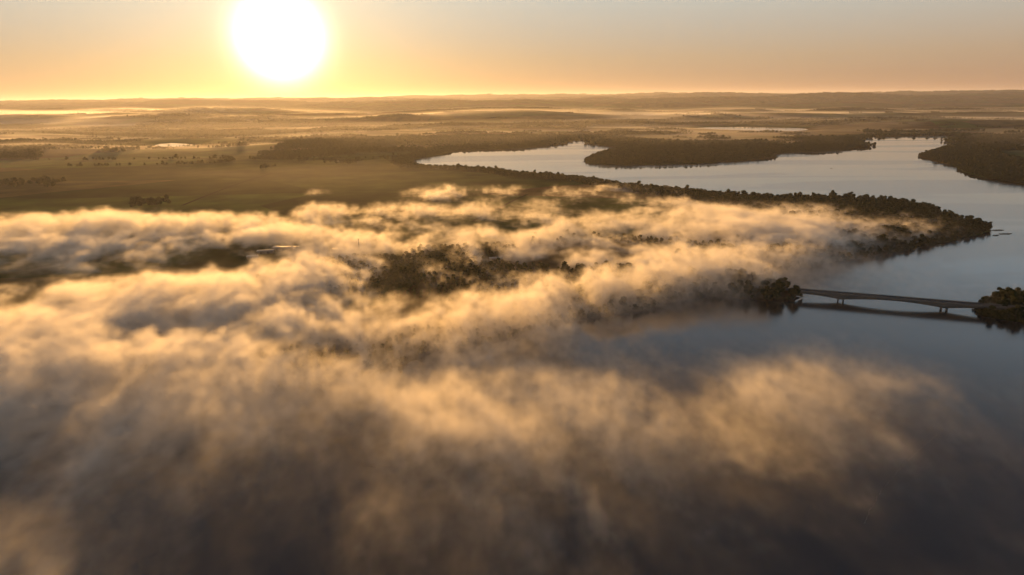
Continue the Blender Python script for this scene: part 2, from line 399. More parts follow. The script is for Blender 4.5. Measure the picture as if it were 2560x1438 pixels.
# single trees and small groves noted in the fields: (photo x, base y, count, spread m)
FX = []
for px, py, n_, sp in [(366, 513, 12, 17), (395, 512, 5, 9), (343, 514, 4, 8), (722, 388, 18, 22), (748, 385, 8, 14), (880, 372, 14, 30), (60, 388, 18, 60), (100, 392, 6, 20), (250, 372, 16, 90), (1375, 318, 9, 26), (1330, 322, 8, 36), (1440, 327, 7, 26), (1030, 312, 20, 90), (300, 376, 12, 60), (868, 407, 26, 34)]:
    cx, cy_ = gnd(px, py, 5); q = rg.normal(size=(n_, 2)) * sp * 0.55
    FX += [(cx, cy_)] if px < 400 and py > 500 else []
    TX = np.concatenate([TX, cx + q[:, 0] * 1.5]); TY = np.concatenate([TY, cy_ + q[:, 1]]); TSD = np.concatenate([TSD, np.full(n_, 100.0)])
TSD = shore(TX, TY)
BR0 = np.array(gnd(1994, 744.5)); BP1 = np.array(gnd(2101, 753.3)); BP2 = np.array(gnd(2359, 775.2)); BDIR = (BP2 - BP1) / np.linalg.norm(BP2 - BP1); BNOR = np.array([-BDIR[1], BDIR[0]])
_q = np.stack([TX, TY], -1) - BP1; _s = _q @ BDIR; _d = np.abs(_q @ BNOR)
k = (TSD > 1.0) & ((_d > 6.5) | (_s > 400) | (_s < -150)); TX, TY, TSD = TX[k], TY[k], TSD[k]
LOW = sstep(180, -40, TX) * sstep(760, 620, TY)      # scrub rather than trees on the near left shore
TS = (1 + 0.3 * sstep(380, 410, TX) * (TY < 760)) * (1 + 0.42 * (np.hypot(TX - BR0[0], TY - BR0[1]) < 75)) * (1 - 0.3 * (TSD > 90) * (TY < 1000)) * (1 - 0.6 * LOW) * rg.uniform(0.65, 1.12, len(TX)) * np.where(rg.rand(len(TX)) < 0.04, 1.35, 1.0) * (0.72 + 0.28 * sstep(2, 25, TSD))
for fx, fy in FX: TS = np.where((np.abs(TX - fx) < 45) & (np.abs(TY - fy) < 45), 1.05 + 0.75 * vn2(TX, TY, 5, 9), TS)
TZ = height(TX, TY, TSD) - 0.2
BIG = [(2080, 497, 1.3, 'broad domed tree standing highest on the wooded ridge crest'), (2128, 497, 1.2, 'round crowned tree rising beside the tallest ridge tree'), (1338, 437, 1.1, 'rounded tree on the near shore crest below the bright inlet'), (1395, 443, 1.1, 'bushy tree on the near shore crest right of the inlet narrows'), (2165, 503, 1.2, 'small tree poking above the ridge wood near its right end'), (2202, 504, 1.15, 'last tree poking above the ridge wood before the point'), (2305, 519, 1.2, 'tree on the shore where the ridge wood bends down to the point'), (1162, 424, 1.1, 'slim tree above the near shore wood at the lake narrows')]
bx = [gnd(p[0], p[1] + 0, 3) for p in BIG]
# keep the 292 trees that show largest as single trees, the rest is one wood
seen = ((TX > -75) & (TY < 560)) | (TX > 140)       # the fog hides the rest of the shore
seen &= (TSD < 70)
rel = TS / np.hypot(TX, TY) * (np.abs(TX) < TY * 0.77 + 15) * seen
order = np.argsort(-rel); ind = order[:292]; rest = order[292:]
zones = []
def place_tree(x, y, z, s_, turn, var, label, group=None):
    o = bpy.data.objects.new('tree', None); COL.objects.link(o); o.empty_display_size = 1
    o.location = (x, y, z); o.rotation_euler = (0, 0, turn); o.scale = (s_, s_, s_ * 1.0)
    c = bpy.data.objects.new('crown', TREE_VARIANTS[var][0]); t_ = bpy.data.objects.new('trunk', TREE_VARIANTS[var][1])
    for q in (c, t_): COL.objects.link(q); q.parent = o
    tag(o, label, 'tree', group); return o
WORDS = ['golden fog', 'brown fog', 'fog bank']
def zone(x, y, sd, sc):
    row = 'waterfront' if sd < 14 else ('second row' if sd < 30 else 'inner')
    if x > 380 and y < 760: return ('%s tree of the dark wooded bank at the right end of the bridge' % row, 'trees at the right end of the bridge')
    db = math.hypot(x - BR0[0], y - BR0[1])
    if db < 24: return ('%s dark rounded tree crowding the left end of the bridge' % row, 'trees at the left end of the bridge')
    if db < 70: return ('%s tree on the wooded tip a little left of the bridge end' % row, 'trees on the tip left of the bridge')
    if x > 150 and y < 760:
        if x > 235: w_ = 'on the right hand stretch of the mirrored wooded bank'
        elif x > 190: w_ = 'halfway along the mirrored wooded bank left of the bridge'
        else: w_ = 'at the left end of the mirrored wooded bank'
        if row == 'inner': row = 'inner back row' if sd > 48 else 'inner third row'
        return ('%s tree %s' % (row, w_), 'trees ' + w_)
    if x > 235 and y > 760:
        w_ = 'nearest the tip of the big wooded point' if x > 560 else ('towards the tip of the big wooded point' if x > 470 else ('midway along the lower edge of the big wooded point' if x > 360 else 'where the fog leaves the lower edge of the wooded point'))
        if row == 'inner': row = 'inner back row' if sd > 48 else 'inner third row'
        return ('%s tree %s' % (row, w_), 'trees ' + w_)
    if x > 60: return ('%s fog-veiled tree where the bank bends towards the golden fog' % row, 'trees at the bend of the bank')
    if x > -40: return ('%s low tree beside the dark notch of shore in the middle of the picture' % row, 'scrub trees by the dark notch of shore')
    if x > -160: return ('%s low tree sunk in fog on the shore left of the dark notch' % row, 'scrub trees left of the dark notch')
    return ('%s low tree hidden deep in golden fog on the far left shore' % row, 'scrub trees under the left fog')
for j in ind:
    lb, gp = zone(TX[j], TY[j], TSD[j], TS[j])
    place_tree(TX[j], TY[j], TZ[j], TS[j], rg.rand() * 6.28, rg.randint(4), lb, gp)
for (x, y), b in zip(bx, BIG):
    place_tree(x, y, height(np.array([x]), np.array([y]))[0] - .2, b[2], rg.rand() * 6, 3 if 'ridge tree' in b[3] or 'domed' in b[3] else rg.randint(3), b[3])
SHZ = height(SHX, SHY, SHD) - .3; SHS = rg.uniform(.26, .5, len(SHX)); nsh = len(SHX)
scatter('forest', np.concatenate([np.stack([TX[rest], TY[rest], TZ[rest]], -1), np.stack([SHX, SHY, SHZ], -1)]), np.concatenate([TS[rest], SHS]), rg.rand(len(rest) + nsh) * 6.28, PROTO, 'dark woodland along the lake shores and peninsulas', 'forest')
print('trees', len(TX))
# far woods and hedgerows, seen as rough dark bands
def ring_pts(n_, r0, r1):
    a = rg.uniform(-0.72, 0.72, n_); r = r0 * (r1 / r0) ** rg.rand(n_); return r * np.sin(a), r * np.cos(a)
GX, GY = ring_pts(90000, 3000, 24000)
gsd, gpd = shore(GX, GY, True)
m = np.maximum(sstep(0.53, 0.57, fbm2(GX * 0.45, GY * 1.1, 900, 5, 81)), 0.9 * sstep(95, 40, gsd) * (gsd > 22))
hedge = sstep(0.022, 0.008, np.abs(vn2(GX * .6, GY * 1.6, 700, 82) - .5)) * sstep(0.4, 0.55, vn2(GX, GY, 1500, 83))
m = np.maximum(m, hedge * 0.9)
k = (rg.rand(len(GX)) < m * 0.55 + 0.006) & (gsd > 22) & (gpd > 260); GX, GY, gsd = GX[k], GY[k], gsd[k]
GZ = height(GX, GY, gsd) - 1
scatter('forest', np.stack([GX, GY, GZ], -1), rg.uniform(.7, 1.25, len(GX)) * (1 + 0.5 * sstep(8000, 20000, GY)), rg.normal(size=len(GX)) * .4, GROVE, 'distant dark woods and hedgerows fading into the haze', 'forest')
print('groves', len(GX))

# ------------------------------------------------------------------ bridge
def rotz_box(parts, lo, hi):
    x0, y0, z0 = lo; x1, y1, z1 = hi; n = len(parts[0])
    parts[0].extend([(x0,y0,z0),(x1,y0,z0),(x1,y1,z0),(x0,y1,z0),(x0,y0,z1),(x1,y0,z1),(x1,y1,z1),(x0,y1,z1)])
    parts[1].extend([tuple(q + n for q in f) for f in [(0,3,2,1),(4,5,6,7),(0,1,5,4),(1,2,6,5),(2,3,7,6),(3,0,4,7)]])
def conc(name, c, dark):
    m, t, o = newmat(name); L = t.links.new
    b = N(t, 'ShaderNodeBsdfPrincipled'); b.inputs['Roughness'].default_value = 0.85
    g = N(t, 'ShaderNodeNewGeometry'); n = N(t, 'ShaderNodeTexNoise'); n.inputs['Scale'].default_value = 0.25; n.inputs['Detail'].default_value = 6
    mp = N(t, 'ShaderNodeMapping'); mp.inputs['Scale'].default_value = (1, 1, 4); L(g.outputs['Position'], mp.inputs[0]); L(mp.outputs[0], n.inputs['Vector'])
    mx = N(t, 'ShaderNodeMix', data_type='RGBA'); mx.inputs[6].default_value = (*dark, 1); mx.inputs[7].default_value = (*c, 1)
    L(n.outputs[0], mx.inputs[0]); L(mx.outputs[2], b.inputs['Base Color']); L(b.outputs[0], o.inputs[0]); return m
M_CONC = conc('concrete', (0.20, 0.19, 0.18), (0.09, 0.085, 0.08)); M_ASPH = conc('asphalt', (0.06, 0.06, 0.06), (0.035, 0.035, 0.035)); M_PAINT = simple('road_paint', (0.7, 0.7, 0.66), 0.6)
SPAN = float(np.linalg.norm(BP2 - BP1)); S0 = -46.0; S1 = SPAN + 92.0; ZT = 7.8
br = bpy.data.objects.new('bridge', None); COL.objects.link(br); br.location = (BP1[0], BP1[1], 0); br.rotation_euler = (0, 0, math.atan2(BDIR[1], BDIR[0]))
tag(br, 'long concrete girder bridge crossing the still water on paired piers', 'bridge')
def gdepth(sx):
    t = (sx % SPAN) / SPAN if sx >= 0 else ((-sx) % SPAN) / SPAN
    return 1.9 + 3.2 * (abs(2 * t - 1)) ** 2.0
def sweep(sec_fn, name, mat, step=3.0):
    xs = np.arange(S0, S1 + 0.1, step); V = []; Fc = []; k = None
    for i, sx in enumerate(xs):
        sec = sec_fn(sx); k = len(sec); V += [(sx, p[0], p[1]) for p in sec]
        if i:
            for q in range(k): Fc.append(((i - 1) * k + q, i * k + q, i * k + (q + 1) % k, (i - 1) * k + (q + 1) % k))
    Fc.append(tuple(range(k))[::-1]); Fc.append(tuple(range((len(xs) - 1) * k, len(xs) * k)))
    return mesh_obj(name, V, Fc, mat, br)
sweep(lambda sx: [(-5.4, ZT - .28), (5.4, ZT - .28), (5.4, ZT), (-5.4, ZT)], 'deck_slab', M_CONC)
sweep(lambda sx: [(-2.6, ZT - .3 - gdepth(sx)), (2.6, ZT - .3 - gdepth(sx)), (3.3, ZT - .285), (-3.3, ZT - .285)], 'box_girder', M_CONC)
sweep(lambda sx: [(-4.6, ZT + .004), (4.6, ZT + .004), (4.6, ZT + .06), (-4.6, ZT + .06)], 'road_surface', M_ASPH)
for sgn in (-1, 1):
    y0, y1 = sorted((sgn * 5.35, sgn * 5.08))
    sweep(lambda sx: [(y0, ZT + .002), (y1, ZT + .002), (y1 - sgn * .0, ZT + .85), (y0, ZT + .85)], 'parapet', M_CONC)
    p = ([], [])
    for sx in np.arange(S0 + 1, S1, 3.0): rotz_box(p, (sx, sgn * 5.2 - .05, ZT + .85), (sx + .1, sgn * 5.2 + .05, ZT + 1.25))
    rotz_box(p, (S0, sgn * 5.2 - .06, ZT + 1.252), (S1, sgn * 5.2 + .06, ZT + 1.36)); mesh_obj('railing', *p, M_CONC, br)
p = ([], [])
for sx in np.arange(S0, S1 - 4, 9.0): rotz_box(p, (sx, -.07, ZT + .064), (sx + 4, .07, ZT + .07))
mesh_obj('centre_line', *p, M_PAINT, br)
for sx in (0.0, SPAN):
    for d in (-2.4, 2.4):
        p = ([], []); rotz_box(p, (sx + d - .55, -2.5, -6), (sx + d + .55, 2.5, ZT - .3 - gdepth(sx + d) + .25)); mesh_obj('pier_column', *p, M_CONC, br)
    p = ([], []); rotz_box(p, (sx - 4.2, -4.0, -5), (sx + 4.2, 4.0, -.25)); mesh_obj('pier_footing', *p, M_CONC, br)
for sx in (S0 - 1.5, S1 - 1):
    p = ([], []); rotz_box(p, (sx, -5.3, -1), (sx + 2.4, 5.3, 1.6)); mesh_obj('abutment', *p, M_CONC, br)
# the approach bank that carries the road to each end of the bridge
def approach(sa, sb, za, zb):
    V = []; Fc = []; n_ = 24
    for i in range(n_ + 1):
        t = i / n_; sx = sa + (sb - sa) * t; z = za + (zb - za) * t * t * (3 - 2 * t)
        for off, zz in ((-14, -1.5), (-5.2, z), (5.2, z), (14, -1.5)):
            q = BP1 + BDIR * sx + BNOR * off; V.append((q[0], q[1], zz + (0.3 * math.sin(i * 1.7 + off) if abs(off) > 9 else 0)))
        if i:
            for q in range(3): Fc.append(((i - 1) * 4 + q, (i - 1) * 4 + q + 1, i * 4 + q + 1, i * 4 + q))
    tag(mesh_obj('road_embankment', V, Fc, M_GROUND), kind='structure')
    V = []; Fc = []
    for i in range(n_ + 1):
        t = i / n_; sx = sa + (sb - sa) * t; z = za + (zb - za) * t * t * (3 - 2 * t) + .05
        for off in (-4.4, 4.4):
            q = BP1 + BDIR * sx + BNOR * off; V.append((q[0], q[1], z))
        if i: Fc.append((2 * i - 2, 2 * i - 1, 2 * i + 1, 2 * i))
    tag(mesh_obj('road', V, Fc, M_ASPH), kind='structure')
approach(S0 - .2, S0 - 130, ZT - .05, 4.4); approach(S1 + .2, S1 + 160, ZT - .05, 4.4)

# ------------------------------------------------------------------ farm sheds, mast, tracks, boat, reeds
M_WALL = simple('shed_wall', (0.22, 0.19, 0.16), 0.8); M_DOOR = simple('shed_door', (0.10, 0.09, 0.08), 0.7); M_WOODP = simple('pole_wood', (0.06, 0.05, 0.04), 0.9)
def roof_mat():
    m, t, o = newmat('metal_roof'); L = t.links.new
    b = N(t, 'ShaderNodeBsdfPrincipled'); b.inputs['Base Color'].default_value = (0.30, 0.29, 0.28, 1); b.inputs['Metallic'].default_value = 0.7; b.inputs['Roughness'].default_value = 0.34
    g = N(t, 'ShaderNodeTexCoord'); wv = N(t, 'ShaderNodeTexWave'); wv.inputs['Scale'].default_value = 1.6; L(g.outputs['Object'], wv.inputs['Vector'])
    bp = N(t, 'ShaderNodeBump'); bp.inputs['Strength'].default_value = 0.3; bp.inputs['Distance'].default_value = 0.03; L(wv.outputs[0], bp.inputs['Height']); L(bp.outputs[0], b.inputs['Normal'])
    L(b.outputs[0], o.inputs[0]); return m
M_ROOF = roof_mat()
def shed(px, py, l, w_, h, rot, pitch, label):
    x, y = gnd(px, py, 4); z = float(height(np.array([x]), np.array([y]))[0])
    r = bpy.data.objects.new('farm_shed', None); COL.objects.link(r); r.location = (x, y, z - .1); r.rotation_euler = (0, 0, rot)
    tag(r, label, 'shed', 'metal roofed farm sheds in the fog')
    g = w_ / 2 * math.tan(pitch); a, b = l / 2, w_ / 2
    V = [(-a,-b,0),(a,-b,0),(a,b,0),(-a,b,0),(-a,-b,h),(a,-b,h),(a,b,h),(-a,b,h),(-a,0,h+g),(a,0,h+g)]
    mesh_obj('wall', V, [(0,1,5,4),(2,3,7,6),(1,2,6,9,5),(3,0,4,8,7)], M_WALL, r)
    e = .6; k = e * math.tan(pitch)
    V = []; 
    for zz in (0.03, 0.15):
        V += [(-a-e,-b-e,h-k+zz),(a+e,-b-e,h-k+zz),(a+e,0,h+g+zz),(-a-e,0,h+g+zz),(a+e,b+e,h-k+zz),(-a-e,b+e,h-k+zz)]
    mesh_obj('roof', V, [(0,3,2,1),(3,5,4,2),(6,7,8,9),(9,8,10,11),(0,1,7,6),(1,2,8,7),(2,4,10,8),(4,5,11,10),(5,3,9,11),(3,0,6,9)], M_ROOF, r)
    for q in (-1, 1):
        p = ([], []); rotz_box(p, (q * l * .22 - 1.6, -b - .08, 0), (q * l * .22 + 1.6, -b - .004, min(3.2, h * .8))); mesh_obj('door', *p, M_DOOR, r)
shed(664, 634, 20, 9, 3.6, 0.15, RAD(7), 'leftmost of the glinting sheds under the bright fog mound')
shed(706, 627, 24, 10, 4.2, -0.30, RAD(6.5), 'largest glinting shed in the middle of the farmyard row')
shed(721, 624, 12, 8, 3.4, 0.05, RAD(7), 'small shed just right of the largest glinting shed')
shed(735, 625, 14, 8, 3.4, -0.1, RAD(8), 'rightmost shed of the glinting farmyard row')
shed(632, 647, 13, 8, 3.2, 0.2, RAD(7), 'lone small shed nearer the camera than the glinting row')
shed(845, 630, 15, 8, 3.4, -0.12, RAD(7), 'dim shed in brown fog between the farmyard and the pole')
shed(1240, 652, 16, 9, 3.6, 0.1, RAD(7), 'dim shed in a dark gap of the fog near the centre')
x, y = gnd(898, 628, 4); z = float(height(np.array([x]), np.array([y]))[0])
r = bpy.data.objects.new('utility_pole', None); COL.objects.link(r); r.location = (x, y, z - .5)
tag(r, 'thin dark pole standing alone in a gap of the fog', 'pole')
V = []; Fc = []
for i, (zz, rr_) in enumerate([(0, .42), (8, .36), (17.5, .26)]):
    for k in range(10): V.append((rr_ * math.cos(k * .6283), rr_ * math.sin(k * .6283), zz))
    if i:
        for k in range(10): Fc.append(((i-1)*10+k, (i-1)*10+(k+1) % 10, i*10+(k+1) % 10, i*10+k))
Fc.append(tuple(range(20, 30))); mesh_obj('pole', V, Fc, M_WOODP, r)
for zz, hw in ((16.2, 1.5), (14.8, 1.2)):
    p = ([], []); rotz_box(p, (-hw, .27, zz), (hw, .45, zz + .2))
    for q in (-1, -.5, .5, 1): rotz_box(p, (q * hw * .93 - .06, .30, zz + .203), (q * hw * .93 + .06, .42, zz + .5))
    mesh_obj('crossarm', *p, M_WOODP, r)

M_TRACK = simple('track_soil', (0.012, 0.011, 0.008), 1.0, 0.0)
def track(name, pts, w_, zoff=.25, mat=None):
    P = [np.array(gnd(*q, 4.5)) for q in pts]; Q = []
    for a, b in zip(P[:-1], P[1:]):
        n_ = max(2, int(np.linalg.norm(b - a) / 14))
        for i in range(n_): Q.append(a + (b - a) * i / n_)
    Q = np.array(Q + [P[-1]]); T = np.gradient(Q, axis=0); T /= np.linalg.norm(T, axis=1)[:, None]; Nn = np.stack([-T[:, 1], T[:, 0]], -1)
    A = Q + Nn * w_ / 2; B = Q - Nn * w_ / 2; za = height(A[:, 0], A[:, 1]) + zoff; zb = height(B[:, 0], B[:, 1]) + zoff
    V = np.concatenate([np.column_stack([A, za]), np.column_stack([B, zb])]); n_ = len(Q)
    return tag(mesh_obj(name, V, [(i + n_, i + 1 + n_, i + 1, i) for i in range(n_ - 1)], mat or M_TRACK), kind='structure')
track('dirt_track', [(455, 512), (520, 486), (580, 464), (630, 447), (685, 432)], 7)
track('dirt_track', [(1180, 556), (1215, 536), (1262, 512), (1300, 494), (1318, 486)], 6)
track('dirt_track', [(300, 392), (460, 396), (620, 402), (800, 410)], 8)
track('dirt_track', [(0, 452), (160, 449), (330, 440)], 5)

M_REED = simple('reed', (0.045, 0.042, 0.022), 0.9)
def reeds(px, py, wpx, dy, label, seed):
    rg2 = np.random.RandomState(seed); V = []; Fc = []
    for k in range(260):
        a = rg2.rand() * 6.283; q = math.sqrt(rg2.rand())
        if math.sin(q * math.cos(a) * 9 + seed) * math.sin(q * math.sin(a) * 5 + q * math.cos(a) * 4 + seed) < -.05: continue
        X_, Y_ = gnd(px + wpx * q * math.cos(a) * .5, py + dy * q * math.sin(a) * .5)
        for j in range(2):
            b = rg2.rand() * 6.283; n = len(V); s_ = rg2.uniform(.5, 1.3); hh = rg2.uniform(.15, .6)
            V += [(X_ - s_ * math.cos(b), Y_ - s_ * math.sin(b), -.1), (X_ + s_ * math.cos(b), Y_ + s_ * math.sin(b), -.1), (X_ + rg2.normal() * .4, Y_ + rg2.normal() * .4, hh)]; Fc.append((n, n + 1, n + 2))
    tag(mesh_obj('reeds', V, Fc, M_REED), label, 'reeds', kind='stuff')
for i, q in enumerate([(2494, 576, 30, 3.5, 'dark reeds off the tip of the wooded point'), (2513, 585, 34, 4, 'outermost reed patch off the wooded point'), (2490, 589, 16, 3, 'small reed patch nearest the wooded point'),
                       (1932, 393, 26, 4, 'reed spit at the end of the low island'), (1925, 399, 12, 3, 'reed fringe under the island spit'), (2150, 363, 18, 2, 'reed spit on the second headland'), (2160, 344, 14, 1.6, 'reed spit on the far headland'),
                       (2372, 352, 20, 2, 'reed spit pointing into the far channel'), (2306, 391, 26, 5, 'reed shallows before the right hand wooded bank'), (1133, 379, 12, 1.6, 'reed tip of the left peninsula'), (1463, 405, 12, 3, 'reed edge at the left end of the low island')]):
    reeds(*q, 900 + i)
M_WEED = simple('weed', (0.02, 0.018, 0.012), 0.9)
V = []; Fc = []
for k in range(34):
    X_, Y_ = gnd(905 + k * 3.0 + rg.normal() * 3, 1167 + rg.normal() * .8); n = len(V); m_ = 7; rr_ = rg.uniform(.12, .45)
    for j in range(m_): V.append((X_ + rr_ * 1.6 * math.cos(j * .9) * rg.uniform(.6, 1), Y_ + rr_ * math.sin(j * .9) * rg.uniform(.6, 1), .03 + .003 * (k % 5)))
    Fc.append(tuple(range(n, n + m_)))
tag(mesh_obj('floating_weed', V, Fc, M_WEED), 'thin broken line of floating weed on the near dark water', 'weed', kind='stuff')
M_FOAM = simple('foam', (0.20, 0.19, 0.18), 0.6)
V = []; Fc = []; P = [np.array(gnd(*q)) for q in [(2160, 1310), (2176, 1275), (2205, 1225), (2250, 1172), (2300, 1122), (2345, 1085)]]; n = 0
for a, b in zip(P[:-1], P[1:]):
    for i in range(14):
        q = a + (b - a) * (i + rg.rand() * .5) / 14; d = (b - a) / np.linalg.norm(b - a); nn = np.array([-d[1], d[0]]); L_ = rg.uniform(.6, 1.6); w_ = rg.uniform(.06, .16); q = q + nn * rg.normal() * .25
        V += [(*(q - nn * w_), .02), (*(q + d * L_ * .5 - nn * w_ * 1.2), .02), (*(q + d * L_), .02), (*(q + nn * w_), .02)]; Fc.append((n, n + 1, n + 2, n + 3)); n += 4
tag(mesh_obj('foam_line', V, Fc, M_FOAM), 'faint pale drift line curving over the dark corner water', 'foam', kind='stuff')
# small boat far out on the lake
x, y = gnd(2078, 421.5)
bt = bpy.data.objects.new('fishing_boat', None); COL.objects.link(bt); bt.location = (x, y, 0); bt.rotation_euler = (0, 0, 0.15)
tag(bt, 'tiny dark open boat alone in the middle of the lake', 'boat')
V = []; Fc = []; secs = [(-3.0, .75, .55), (-1.5, .95, .55), (0.5, .95, .58), (2.2, .6, .7), (3.3, .04, .9)]
for i, (sx, hw, zt) in enumerate(secs):
    V += [(sx, -hw, zt), (sx, -hw * .7, -.1), (sx, 0, -.25), (sx, hw * .7, -.1), (sx, hw, zt), (sx, hw * .88, zt), (sx, hw * .6, .05), (sx, -hw * .6, .05), (sx, -hw * .88, zt)]
    if i:
        for q in range(9): Fc.append(((i-1)*9+q, (i-1)*9+(q+1) % 9, i*9+(q+1) % 9, i*9+q))
Fc.append(tuple(range(9))[::-1]); mesh_obj('hull', V, Fc, M_WOODP, bt)
for sx in (-1.7, .3): p = ([], []); rotz_box(p, (sx, -.8, .38), (sx + .35, .8, .43)); mesh_obj('seat', *p, M_WALL, bt)
p = ([], []); rotz_box(p, (-3.35, -.15, .35), (-3.02, .15, 1.0)); rotz_box(p, (-3.25, -.06, -.5), (-3.1, .06, .35)); mesh_obj('outboard_motor', *p, M_DOOR, bt)

# ------------------------------------------------------------------ fog
# fog cover by place: rows run away from the lake's near side, columns follow the bearing
FOG_COLS = [80 + 160 * i for i in range(16)]
FOG_ROWS = [(410, '0000000000000000'), (450, '0000000000000000'), (480, '0000011113200000'), (505, '0000001122320000'), (530, '1232126623455200'), (552, '7898645334786420'), (585, '7656954653688531'), (630, '2322565543567310'), (680, '1113653224788510'), (730, '4699631278863222'), (780, '4799556884110111'), (830, '8876756793111100'), (880, '9998744774235310'), (930, '9998874455357520'), (990, '8888776777577642'), (1060, '7777556777775432'), (1130, '6656446666665432'), (1200, '4335234554543322'), (1300, '3223233554332211'), (1400, '6322122343222112'), (1500, '6322122333222222')]
FM = np.array([[int(c) / 9.0 for c in s] for _, s in FOG_ROWS])
# distance of each row and bearing of each column (ground level metres / radians)
FOG_D = np.array([gnd(1280, r, 12)[1] for r, _ in FOG_ROWS])[::-1]
FM = FM[::-1]
def fog_cover(x, y):
    v = np.interp(y, FOG_D, np.arange(len(FOG_D)))
    # column position at that distance: width of the view grows with slant distance
    slant = y * math.cos(PITCH) + (H - 12) * math.sin(PITCH)
    u = np.clip((x / slant * F + 1280 - 80) / 160, 0, 15)
    v0 = np.clip(np.floor(v).astype(int), 0, len(FOG_D) - 2); u0 = np.clip(np.floor(u).astype(int), 0, 14)
    fv = v - v0; fu = u - u0; fv = fv * fv * (3 - 2 * fv); fu = fu * fu * (3 - 2 * fu)
    return (FM[v0, u0] * (1 - fu) + FM[v0, u0 + 1] * fu) * (1 - fv) + (FM[v0 + 1, u0] * (1 - fu) + FM[v0 + 1, u0 + 1] * fu) * fv

def fog_density(x, y, z, fine):
    # x, y: 2-D arrays; z: 1-D. returns 3-D [iz, iy, ix]
    c, s = math.cos(SUN_AZ), math.sin(SUN_AZ)
    u = x * c - y * s; v = x * s + y * c            # v runs with the drift, towards the sun
    wx = (vn2(x, y, 70, 41) - .5) * 50; wy = (vn2(x, y, 70, 42) - .5) * 50
    cov = fog_cover(x + wx * .4, y + wy * .4)
    sd = shore(x, y); land = sstep(-14, 14, sd)
    # a low, fairly level layer: the grazing sun then reaches all of its upper side
    cov = np.clip(cov + (fbm2(x, y, 150, 3, 57) - 0.5) * 1.1 * sstep(860, 1050, y) * sstep(330, 90, x) * (cov > 0.02), 0, 1)
    top = (13 + 14 * cov + 7 * sstep(470, 400, y)) * (0.82 + 0.36 * fbm2(x, y, 140, 3, 51))
    out = np.zeros((len(z),) + x.shape, np.float32)
    soct = [(95, .55), (46, .75), (23, .74), (11.5, .60), (5.9, .44)]
    wsum = sum(a for _, a in soct); gate = sstep(0.08, 0.34, cov)
    for k, zz in enumerate(z):
        n = 0
        for i, (sc, a) in enumerate(soct):
            q = vn3(u + wx, (v + wy) * ((0.36 + 0.26 * land) if sc > 30 else (0.55 + 0.25 * land)), np.full_like(x, zz * 1.4 + i * 31.0), sc, 60 + i)
            if 0 < i: q = 1 - np.abs(2 * q - 1)   # billows
            n = n + a * q
        n = n / wsum
        h = zz / top
        sv = cov * 1.45 + (n - 0.53) * (2.7 + 2.4 * land) - 0.80 - 0.7 * h ** 2
        d = np.clip(sv / 0.8, 0, 1.2)
        st = vn3(u * 1.0, v * 0.28, np.full_like(x, zz * 1.2), 17, 91) * .6 + vn3(u, v * 0.35, np.full_like(x, zz * 1.2), 8, 92) * .4
        veil = (0.16 + 0.30 * (1 - land)) * np.clip(cov * 1.5 - 0.12, 0, 1) * np.clip(st * 2.6 - 0.75, 0, 1.5) * np.clip(n * 2.4 - 0.6, 0, 1.3) * np.clip(1.2 - h, 0, 1)
        out[k] = (d ** 1.7 * sstep(1.7, 1.0, h) * gate * (1 - 0.4 * sstep(830, 1060, y)) + veil) * (0.38 + 0.42 * sstep(160, -90, x) + 0.62 * land * (1 - 0.68 * sstep(160, -90, x)))
    return out

M_FOG, t, o = newmat('fog')
pv = N(t, 'ShaderNodeVolumePrincipled'); pv.inputs['Color'].default_value = (0.985, 0.955, 0.90, 1)
pv.inputs['Density'].default_value = 0.046; pv.inputs['Anisotropy'].default_value = 0.42
g_ = N(t, 'ShaderNodeNewGeometry'); mp_ = N(t, 'ShaderNodeMapping'); mp_.inputs['Rotation'].default_value = (0, 0, SUN_AZ); mp_.inputs['Scale'].default_value = (0.13, 0.085, 0.16)
nf = N(t, 'ShaderNodeTexNoise'); nf.inputs['Scale'].default_value = 1.0; nf.inputs['Detail'].default_value = 2.0
mf = N(t, 'ShaderNodeMapRange'); mf.inputs['From Min'].default_value = 0.33; mf.inputs['From Max'].default_value = 0.67; mf.inputs['To Min'].default_value = 0.018; mf.inputs['To Max'].default_value = 0.070
t.links.new(g_.outputs['Position'], mp_.inputs[0]); t.links.new(mp_.outputs[0], nf.inputs['Vector']); t.links.new(nf.outputs[0], mf.inputs[0]); t.links.new(mf.outputs[0], pv.inputs['Density'])
t.links.new(pv.outputs[0], o.inputs['Volume'])

